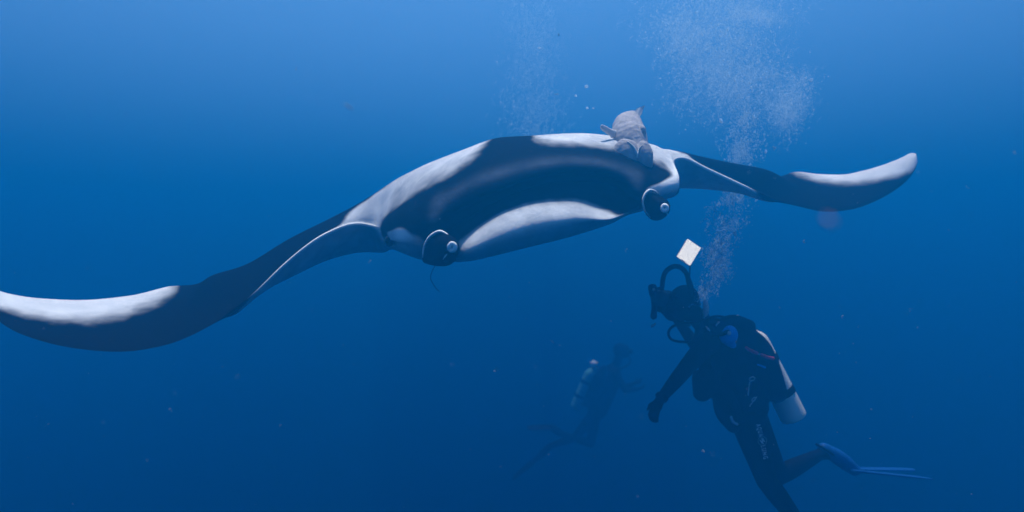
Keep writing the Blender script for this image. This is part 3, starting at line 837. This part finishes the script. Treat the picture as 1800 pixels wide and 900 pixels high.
def build_diver(J, label, back, near, tank_mat):
    """J: joint name -> Vector. back: unit vector out of the diver's back; near: unit vector to the side facing the camera"""
    root = empty('person', J['pelvis'])
    tag(root, label, 'person')
    parts = []
    T = lambda names, rad, **kw: parts.append(tube([J[n] if isinstance(n, str) else n for n in names], rad, n=18, seg=kw.pop('seg', 18), **kw))
    T(['pelvis', 'waist', 'chest', 'upper'], [.145, .135, .160, .130], flat=1.15, hint=near)
    for s in 'LR':
        T(['upper', 'sh' + s], [.10, .075], seg=6)
        T(['sh' + s, 'el' + s], [.068, .047]); T(['el' + s, 'wr' + s], [.048, .031])
        T(['pelvis', 'hip' + s], [.13, .105], seg=6)
        T(['hip' + s, 'kn' + s], [.104, .066]); T(['kn' + s, J['kn' + s].lerp(J['an' + s], .33), 'an' + s], [.064, .064, .040])
        T(['an' + s, 'to' + s], [.042, .034], seg=8)
        parts += hand(J['wr' + s], J['ha' + s] - J['wr' + s], J['pn' + s], 1.0, .75)
    T(['upper', 'neck', 'head'], [.085, .066, .07], seg=10)
    # head in its hood: skull, jaw, nose and ears as one surface
    f = J['face'].normalized(); up = (J['hup'] - f * J['hup'].dot(f)).normalized(); sd = f.cross(up)
    h = J['head']
    parts.append(ellipsoid(h + up * .02 - f * .01, (f * .108, sd * .086, up * .122), n=22, m=14))
    parts.append(ellipsoid(h + f * .035 - up * .065, (f * .066, sd * .058, up * .062), n=18, m=12))
    parts.append(tube([h + f * .085 + up * .02, h + f * .115 - up * .012], [.012, .017], n=10))
    for q in (-1, 1):
        parts.append(ellipsoid(h + sd * (.084 * q) - f * .01, (f * .022, sd * .014, up * .033), n=12, m=8))
    body = remeshed('body', merge(*parts), .0095, 5, M['neoprene'], root)

    # mask: skirt, frame and glass
    fr = []
    for q in (-1, 1):
        c = h + f * .098 + up * .028 + sd * (.034 * q)
        fr.append(box(c, f * .026, sd * .036, up * .030, .3))
    mk = remeshed('mask', merge(*fr), .006, 2, M['rubber'], root)
    for q in (-1, 1):
        c = h + f * .126 + up * .028 + sd * (.034 * q)
        link('lens', mesh_from(*box(c, f * .002, sd * .028, up * .023, .2), name='lens'), M['glass'], mk)
    for q in (-1, 1):
        ey = ellipsoid(h + f * .100 + up * .02 + sd * (.032 * q), (f * .012, sd * .013, up * .012), n=12, m=8)
        link('eye', mesh_from(*ey, name='eye'), M['white'], mk)
    st = tube([h + f * .09 + up * .03 + sd * .068, h + sd * .095 + up * .035, h - f * .085 + sd * .06 + up * .05, h - f * .118 + up * .05, h - f * .085 - sd * .06 + up * .05, h - sd * .095 + up * .035, h + f * .09 + up * .03 - sd * .068], .010, n=8, seg=36, flat=.5)
    link('strap', mesh_from(*st, name='strap'), M['rubber'], mk)
    # regulator in the mouth with its hose
    rc = h + f * .125 - up * .065
    rg = link('regulator', mesh_from(*lathe(rc - f * .035, rc + f * .035, [(0, .012), (.005, .022), (.020, .026), (.028, .036), (.055, .038), (.066, .030), (.070, .008)], n=24), name='regulator'), M['rubber'], root)
    link('mouthpiece', mesh_from(*box(rc - f * .038, f * .016, sd * .018, up * .011, .3), name='mouthpiece'), M['rubber'], rg)
    # tank
    a, b = J['tank_bot'], J['tank_top']
    L = (b - a).length; r = .087
    tk = link('tank', mesh_from(*lathe(a, b, [(0, r * .92), (.006, r * .98), (.018, r), (.05, r), (L * .5, r), (L - .11, r), (L - .075, r * .95), (L - .045, r * .78), (L - .02, r * .5), (L, r * .32)], n=36), name='tank'), tank_mat, root)
    t = (b - a).normalized()
    link('valve', mesh_from(*merge(lathe(b - t * .005, b + t * .07, [(0, .02), (.02, .022), (.05, .022), (.065, .018), (.075, .006)], n=18), tube([b + t * .04 - near * .05, b + t * .04 + near * .065], .014, n=12), lathe(b + t * .04 + near * .06, b + t * .04 + near * .095, [(0, .018), (.006, .022), (.028, .022), (.035, .016)], n=14)), name='valve'), M['chrome'], tk)
    for q in (.30, .66):
        c = a.lerp(b, q)
        link('band', mesh_from(*lathe(c - t * .025, c + t * .025, [(0, r + .001), (.004, r + .005), (.046, r + .005), (.05, r + .001)], n=36), name='band'), M['nylon'], tk)
    # first stage
    link('first_stage', mesh_from(*merge(lathe(b + t * .03 - back * .10, b + t * .03 - back * .02, [(0, .014), (.01, .024), (.05, .026), (.08, .016)], n=18)), name='first_stage'), M['chrome'], tk)
    return root, body, tk, (f, up, sd)

# --- diver with the camera -------------------------------------------------
DJ = dict(
    pelvis=P(1303, 722, 4.42), waist=P(1292, 680, 4.42), chest=P(1277, 632, 4.42), upper=P(1255, 592, 4.42), neck=P(1230, 562, 4.42), head=P(1197, 536, 4.42),
    shL=P(1242, 604, 4.25), elL=P(1192, 664, 4.12), wrL=P(1160, 703, 4.10), haL=P(1148, 728, 4.08), pnL=Vector((.4, .3, .2)),
    shR=P(1235, 600, 4.58), elR=P(1222, 606, 4.86), wrR=P(1186, 556, 4.62), haR=P(1166, 536, 4.48), pnR=Vector((-.7, -.4, .2)),
    hipL=P(1310, 735, 4.32), knL=P(1348, 846, 4.28), anL=P(1412, 930, 4.46), toL=P(1440, 965, 4.5),
    hipR=P(1322, 735, 4.52), knR=P(1368, 836, 4.60), anR=P(1442, 798, 4.80), toR=P(1470, 800, 4.86),
    face=Vector((-.80, -.18, .34)), hup=Vector((.35, 0, .9)),
    tank_bot=P(1396, 735, 4.50), tank_top=P(1318, 581, 4.50))
NEAR = Vector((0, -1, 0))
BACK = Vector((.89, 0, .45)).normalized()
d1, d1_body, d1_tank, (f1, up1, sd1) = build_diver(DJ, 'scuba diver in black wetsuit with off-white tank looking up at the manta', BACK, NEAR, M['tank'])

def d1_gear():
    root = d1
    # buoyancy jacket: vest, wing round the tank, shoulder strap, side pocket
    parts = [
        tube([P(1305, 712, 4.42), P(1290, 670, 4.42), P(1278, 628, 4.42), P(1262, 600, 4.42)], [.165, .165, .185, .14], n=22, seg=18, flat=1.12, hint=NEAR),
        tube([P(1365, 690, 4.36), P(1345, 653, 4.34), P(1325, 614, 4.34), P(1303, 579, 4.36)], [.070, .102, .106, .058], n=20, seg=18, flat=.95, hint=NEAR),
        tube([P(1368, 686, 4.62), P(1345, 655, 4.64), P(1325, 615, 4.64), P(1302, 580, 4.58)], [.075, .105, .110, .060], n=20, seg=18, flat=.95, hint=NEAR),
        tube([P(1248, 680, 4.30), P(1240, 664, 4.27), P(1234, 690, 4.30)], [.07, .085, .06], n=16, seg=10),
        tube([P(1290, 745, 4.30), P(1280, 722, 4.28), P(1270, 690, 4.30)], [.06, .085, .07], n=16, seg=10),
        tube([P(1318, 574, 4.34), P(1286, 566, 4.30), P(1252, 584, 4.25), P(1238, 618, 4.24), P(1240, 660, 4.26)], [.045, .05, .05, .045, .04], n=14, seg=20, flat=.6, hint=NEAR),
    ]
    bc = remeshed('buoyancy_jacket', merge(*parts), .010, 4, M['nylon'], root)
    bvh = BVHTree.FromPolygons([v.co.copy() for v in bc.data.vertices], [tuple(p.vertices) for p in bc.data.polygons])
    def on(u, v, off=.004):
        p = P(u, v, 3.0)
        hit = bvh.ray_cast(Vector((0, 0, 0)), p.normalized())
        return (hit[0] - p.normalized() * off) if hit[0] else P(u, v, 4.25)
    def ribbon(name, uvs, r, mat, flat=.35, n=8, seg=20, off=.004):
        vf = tube([on(u, v, off) for u, v in uvs], r, n=n, seg=seg, flat=flat, hint=NEAR)
        return link(name, mesh_from(*vf, name=name), mat, bc)
    ribbon('red_pull_tab', [(1312, 612), (1321, 617), (1330, 621)], .011, M['red'])
    ribbon('red_pull_tab', [(1339, 624), (1348, 628), (1359, 631)], .011, M['red'])
    ribbon('pull_cord', [(1330, 620), (1335, 623), (1339, 624)], .0035, M['greyplastic'])
    ribbon('blue_trim', [(1332, 641), (1338, 643), (1345, 646)], .006, M['blueplastic'])
    ribbon('strap_seam', [(1310, 640), (1322, 660), (1326, 690), (1318, 712)], .004, M['rubber'])
    # clips and rings
    def ring(name, u, v, r, th, mat, tilt=0.0, sq=1.0):
        c = on(u, v, .012)
        pts = [c + Vector((r * math.cos(w) * math.cos(tilt) - sq * r * math.sin(w) * math.sin(tilt), -.004 * math.sin(w), r * math.cos(w) * math.sin(tilt) + sq * r * math.sin(w) * math.cos(tilt))) for w in np.linspace(0, 2 * math.pi, 25)]
        return link(name, mesh_from(*tube(pts, th, n=8, caps=False), name=name), mat, bc)
    ring('ring', 1322, 666, .018, .0040, M['greyplastic'], .3, .7)
    ribbon('clip', [(1318, 672), (1316, 684), (1315, 694)], .0045, M['greyplastic'], flat=1)
    ring('ring', 1325, 702, .016, .0040, M['greyplastic'], .8, .6)
    ribbon('clip', [(1330, 698), (1322, 708), (1318, 714)], .0040, M['greyplastic'], flat=1)
    ribbon('buckle', [(1285, 733), (1288, 741), (1296, 746)], .0085, M['greyplastic'], flat=.6)
    ribbon('chest_clip', [(1241, 574), (1244, 577), (1247, 581)], .006, M['white'], flat=1, off=.012)
    ribbon('chest_clip', [(1259, 572), (1262, 568), (1264, 566)], .005, M['greyplastic'], flat=1, off=.012)
    # inflator by the neck
    vf = tube([P(1240, 530, 4.30), P(1241, 540, 4.28), P(1240, 552, 4.27), P(1239, 559, 4.27)], [.014, .020, .018, .010], n=12, seg=16)
    link('inflator', mesh_from(*vf, name='inflator'), M['greyplastic'], root)
    vf = tube([P(1241, 556, 4.27), P(1247, 572, 4.24), P(1262, 588, 4.22), P(1285, 580, 4.25), P(1306, 566, 4.4)], .013, n=10, seg=30)
    link('inflator_hose', mesh_from(*vf, name='inflator_hose'), M['rubber'], root)
    # spare regulator: blue dome
    c = on(1279, 588, .02)
    ax = Vector((-.12, -.9, .25)).normalized()
    oc = link('spare_regulator', mesh_from(*lathe(c - ax * .02, c + ax * .05, [(0, .060), (.018, .066), (.034, .062), (.050, .050), (.061, .032), (.068, .012), (.070, .003)], n=32), name='spare_regulator'), M['blueplastic'], root)
    link('purge_button', mesh_from(*lathe(c + ax * .045, c + ax * .058, [(0, .013), (.006, .014), (.011, .010), (.013, .002)], n=16), name='purge_button'), M['greyplastic'], oc)
    vf = tube([c + Vector((.01, -.0, -.045)), c + Vector((.035, .0, -.075)), c + Vector((.05, .03, -.10))], [.035, .022, .012], n=12, seg=12)
    link('exhaust', mesh_from(*vf, name='exhaust'), M['blueplastic'], oc)
    # bright fittings at the tank neck
    vf = tube([P(1296, 556, 4.36), P(1301, 560, 4.35), P(1305, 566, 4.36)], [.010, .016, .009], n=12, seg=12)
    link('shoulder_buckle', mesh_from(*vf, name='shoulder_buckle'), M['white'], root)
    # regulator hose: loop below the chin
    vf = tube([P(1212, 572, 4.30), P(1196, 570, 4.26), P(1181, 575, 4.24), P(1175, 586, 4.24), P(1181, 597, 4.24), P(1200, 601, 4.24), P(1228, 600, 4.22), P(1255, 590, 4.20)], .0085, n=10, seg=50)
    link('hose', mesh_from(*vf, name='hose'), M['rubber'], root)
    vf = tube([P(1178, 553, 4.30), P(1195, 566, 4.26), P(1225, 566, 4.22), P(1262, 556, 4.25), P(1302, 566, 4.45)], .0085, n=10, seg=40)
    link('hose', mesh_from(*vf, name='hose'), M['rubber'], root)
    # weight belt and wrist strap
    w = DJ['wrL']; dr = (DJ['haL'] - DJ['elL']).normalized()
    link('wrist_computer', mesh_from(*merge(lathe(w - dr * .035, w - dr * .005, [(0, .036), (.004, .040), (.026, .040), (.03, .036)], n=20), box(w - dr * .02 + NEAR * .042, Vector((.022, 0, .014)), Vector((0, .008, 0)), Vector((-.012, 0, .02)), .3)), name='wrist_computer'), M['rubber'], root)
    # fins
    swim_fin(root, P(1448, 789, 4.82), P(1502, 826, 4.86), P(1622, 833, 4.95), Vector((.12, 1, -.17)))
    swim_fin(root, P(1424, 950, 4.50), P(1446, 1010, 4.54), P(1500, 1120, 4.60), Vector((.3, 1, 0)))
    # printed lettering down the thigh
    bv = BVHTree.FromPolygons([v.co.copy() for v in d1_body.data.vertices], [tuple(p.vertices) for p in d1_body.data.polygons])
    def letters(text, u0, v0, u1, v1, height_px, name='lettering'):
        cu = bpy.data.curves.new('txt', 'FONT'); cu.body = text; cu.size = 1.0; cu.offset = 0.012; cu.space_character = 1.45
        to = bpy.data.objects.new('txt', cu); COL.objects.link(to)
        dg = bpy.context.evaluated_depsgraph_get()
        me = bpy.data.meshes.new_from_object(to.evaluated_get(dg))
        bpy.data.objects.remove(to)
        bm = bmesh.new(); bm.from_mesh(me)
        xs = [v.co.x for v in bm.verts]; x0, x1 = min(xs), max(xs)
        ax = Vector((u1 - u0, v1 - v0)); L = ax.length; ax /= L
        pr = Vector((ax.y, -ax.x))          # towards the top of the glyphs
        for v in bm.verts:
            s = (v.co.x - x0) / (x1 - x0) * L; h = (v.co.y / .7 - .5) * height_px
            u_, v_ = u0 + ax.x * s + pr.x * h, v0 + ax.y * s + pr.y * h
            p = P(u_, v_, 1.0).normalized()
            hit = bv.ray_cast(Vector((0, 0, 0)), p)
            q = hit[0] - p * .004 if hit[0] else P(u_, v_, 4.2)
            v.co = q
        bm.to_mesh(me); bm.free()
        me.name = name
        return link(name, me, M['white'], root, smooth=False)
    letters('AQUA', 1333.0, 745.5, 1338.2, 767.0, 8.0)
    letters('LUNG', 1341.5, 783.5, 1346.5, 806.5, 8.0)
    def surf(u_, v_, off=.004):
        p = P(u_, v_, 1.0).normalized(); hit = bv.ray_cast(Vector((0, 0, 0)), p)
        return hit[0] - p * off if hit[0] else P(u_, v_, 4.2)
    pts = [surf(1340 + 7.6 * math.cos(w), 775 + 7.6 * math.sin(w)) for w in np.linspace(0, 2 * math.pi, 33)]
    em = link('emblem', mesh_from(*tube(pts, .0011, n=6, caps=False), name='emblem'), M['greyplastic'], root)
    for (a, b) in (((1338.5, 770.5), (1344, 776)), ((1336.2, 774), (1341.5, 779.5)), ((1341.5, 771), (1339, 779))):
        link('emblem_stroke', mesh_from(*tube([surf(*a), surf((a[0] + b[0]) / 2, (a[1] + b[1]) / 2), surf(*b)], .0034, n=6, flat=.5), name='emblem_stroke'), M['white'], em)
d1_gear()

# --- camera rig held up by the diver --------------------------------------
def camera_rig():
    root = empty('underwater_camera_rig', P(1160, 528, 4.34))
    tag(root, 'dark underwater camera rig with looped flexible arm and lit white light panel', 'camera')
    c = P(1160, 524, 4.36)
    hx, hz = Vector((.052, 0, .012)), Vector((-.012, 0, .050))
    link('housing', mesh_from(*merge(box(c, hx, Vector((0, .060, 0)), hz, .25), box(c + hz * 1.15 + hx * .2, hx * .4, Vector((0, .02, 0)), hz * .25, .3)), name='housing'), M['rubber'], root)
    pr = lathe(c + Vector((-.01, -.055, .0)), c + Vector((-.016, -.115, .004)), [(0, .052), (.010, .056), (.022, .054), (.036, .046), (.048, .030), (.056, .012), (.060, .002)], n=32)
    link('dome_port', mesh_from(*pr, name='dome_port'), M['glass'], root)
    link('strobe_head', mesh_from(*merge(lathe(P(1149, 521, 4.30), P(1146, 500, 4.30), [(0, .016), (.01, .026), (.06, .028), (.075, .022), (.08, .010)], n=20)), name='strobe_head'), M['rubber'], root)
    link('strobe_lens', mesh_from(*ellipsoid(P(1149, 509, 4.27), (Vector((.009, 0, 0)), Vector((0, .005, 0)), Vector((0, 0, .010))), n=14, m=8), name='strobe_lens'), M['greyplastic'], root)
    link('handle', mesh_from(*tube([P(1150, 528, 4.32), P(1150, 542, 4.31), P(1149, 556, 4.32)], [.020, .018, .022], n=14, seg=14), name='handle'), M['rubber'], root)
    arm = [P(1164, 510, 4.36), P(1165, 493, 4.35), P(1170, 478, 4.34), P(1182, 469, 4.33), P(1196, 470, 4.33), P(1206, 480, 4.33), P(1211, 495, 4.34), P(1216, 515, 4.36)]
    fa = link('flexible_arm', mesh_from(*tube(arm, [.012, .013, .014, .012, .012, .014, .018, .022], n=14, seg=60), name='flexible_arm'), M['rubber'], root)
    dense = catmull([tuple(p) for p in arm], 30)
    for i in range(2, 28):
        p = Vector(dense[i])
        link('arm_segment', mesh_from(*ellipsoid(p, (Vector((.0165, 0, 0)), Vector((0, .0165, 0)), Vector((0, 0, .0165))), n=12, m=8), name='arm_segment'), M['rubber'], fa)
    stem = tube([P(1211, 492, 4.335), P(1212.5, 478, 4.33), P(1213.5, 464, 4.322)], [.006, .005, .005], n=8, seg=12)
    link('stem', mesh_from(*stem, name='stem'), M['rubber'], root)
    # light panel: square housing with a lit diffuser
    q = [P(1208.5, 419.5, 4.32), P(1232.5, 436, 4.32), P(1213.5, 466.5, 4.32), P(1189, 451.5, 4.32)]
    ctr = (q[0] + q[1] + q[2] + q[3]) / 4
    ex = (q[1] - q[0]) / 2; ez = (q[0] - q[3]) / 2
    n_ = Vector((0, -1, 0))
    hs = link('panel_housing', mesh_from(*box(ctr + Vector((0, .016, 0)), ex * 1.0, Vector((0, .013, 0)), ez * 1.0, .2), name='panel_housing'), M['white'], root)
    link('diffuser', mesh_from(*box(ctr, ex * .97, Vector((0, .004, 0)), ez * .97, .2), name='diffuser'), M['lamp'], hs)
    a_, b_ = P(1198, 456.2, 4.31), P(1204, 460.2, 4.31)
    link('switch', mesh_from(*tube([a_, b_], .0022, n=6), name='switch'), M['greyplastic'], hs)
camera_rig()

# --- far diver, half lost in the blue --------------------------------------
FD = 10.4
def P2(u, v, d): return P(1032 + (u - 1032) * .86, 688 + (v - 688) * .86, d)
EJ = dict(
    pelvis=P2(1052, 728, FD), waist=P2(1062, 704, FD), chest=P2(1073, 675, FD), upper=P2(1084, 648, FD), neck=P2(1093, 628, FD), head=P2(1102, 606, FD),
    shL=P2(1090, 652, FD - .19), elL=P2(1110, 685, FD - .24), wrL=P2(1134, 684, FD - .2), haL=P2(1146, 680, FD - .2), pnL=Vector((.2, .3, .6)),
    shR=P2(1086, 650, FD + .19), elR=P2(1105, 680, FD + .26), wrR=P2(1128, 672, FD + .2), haR=P2(1140, 668, FD + .2), pnR=Vector((.2, -.3, .6)),
    hipL=P2(1048, 733, FD - .09), knL=P2(1040, 794, FD - .12), anL=P2(985, 776, FD - .1), toL=P2(972, 766, FD - .1),
    hipR=P2(1048, 733, FD + .09), knR=P2(1008, 782, FD + .12), anR=P2(955, 800, FD + .1), toR=P2(942, 810, FD + .1),
    face=Vector((.75, -.1, .35)), hup=Vector((-.35, 0, .9)),
    tank_bot=P2(1008, 722, FD - .02), tank_top=P2(1042, 642, FD - .02))
BACK2 = Vector((-.9, 0, .4)).normalized()
d2, d2_body, d2_tank, fr2 = build_diver(EJ, 'distant diver barely visible through the blue water below the manta', BACK2, NEAR, M['teal'])
def d2_gear():
    parts = [
        tube([P2(1054, 722, FD), P2(1064, 700, FD), P2(1074, 672, FD), P2(1084, 652, FD)], [.165, .165, .18, .14], n=20, seg=16, flat=1.12, hint=NEAR),
        tube([P2(1030, 712, FD - .1), P2(1045, 690, FD - .12), P2(1056, 665, FD - .12), P2(1066, 640, FD - .1)], [.06, .10, .10, .05], n=18, seg=16, hint=NEAR),
    ]
    remeshed('buoyancy_jacket', merge(*parts), .013, 4, M['nylon'], d2)
    for s, o in (('L', -.1), ('R', .1)):
        an, to = EJ['an' + s], EJ['to' + s]
        dr = (to - an).normalized()
        swim_fin(d2, an - dr * .02, an + dr * .24 + Vector((0, 0, -.04)), an + dr * .60 + Vector((-.10, 0, -.26 if s == 'L' else -.14)), Vector((0, 1, .2)), mat='rubber')
    vf = tube([EJ['head'] + Vector((.12, 0, -.06)), EJ['head'] + Vector((.10, -.12, -.18)), EJ['upper'] + Vector((-.05, -.2, .05)), EJ['tank_top'] + Vector((.05, 0, .06))], .011, n=10, seg=30)
    link('hose', mesh_from(*vf, name='hose'), M['rubber'], d2)
    vf = tube([P2(1042, 634, FD - .1), P2(1045, 632, FD - .12), P2(1049, 631, FD - .1)], [.035, .055, .035], n=12, seg=12)  # white blob standing in for the glint at the tank top
    link('tank_glint', mesh_from(*vf, name='tank_glint'), M['white'], d2)
d2_gear()
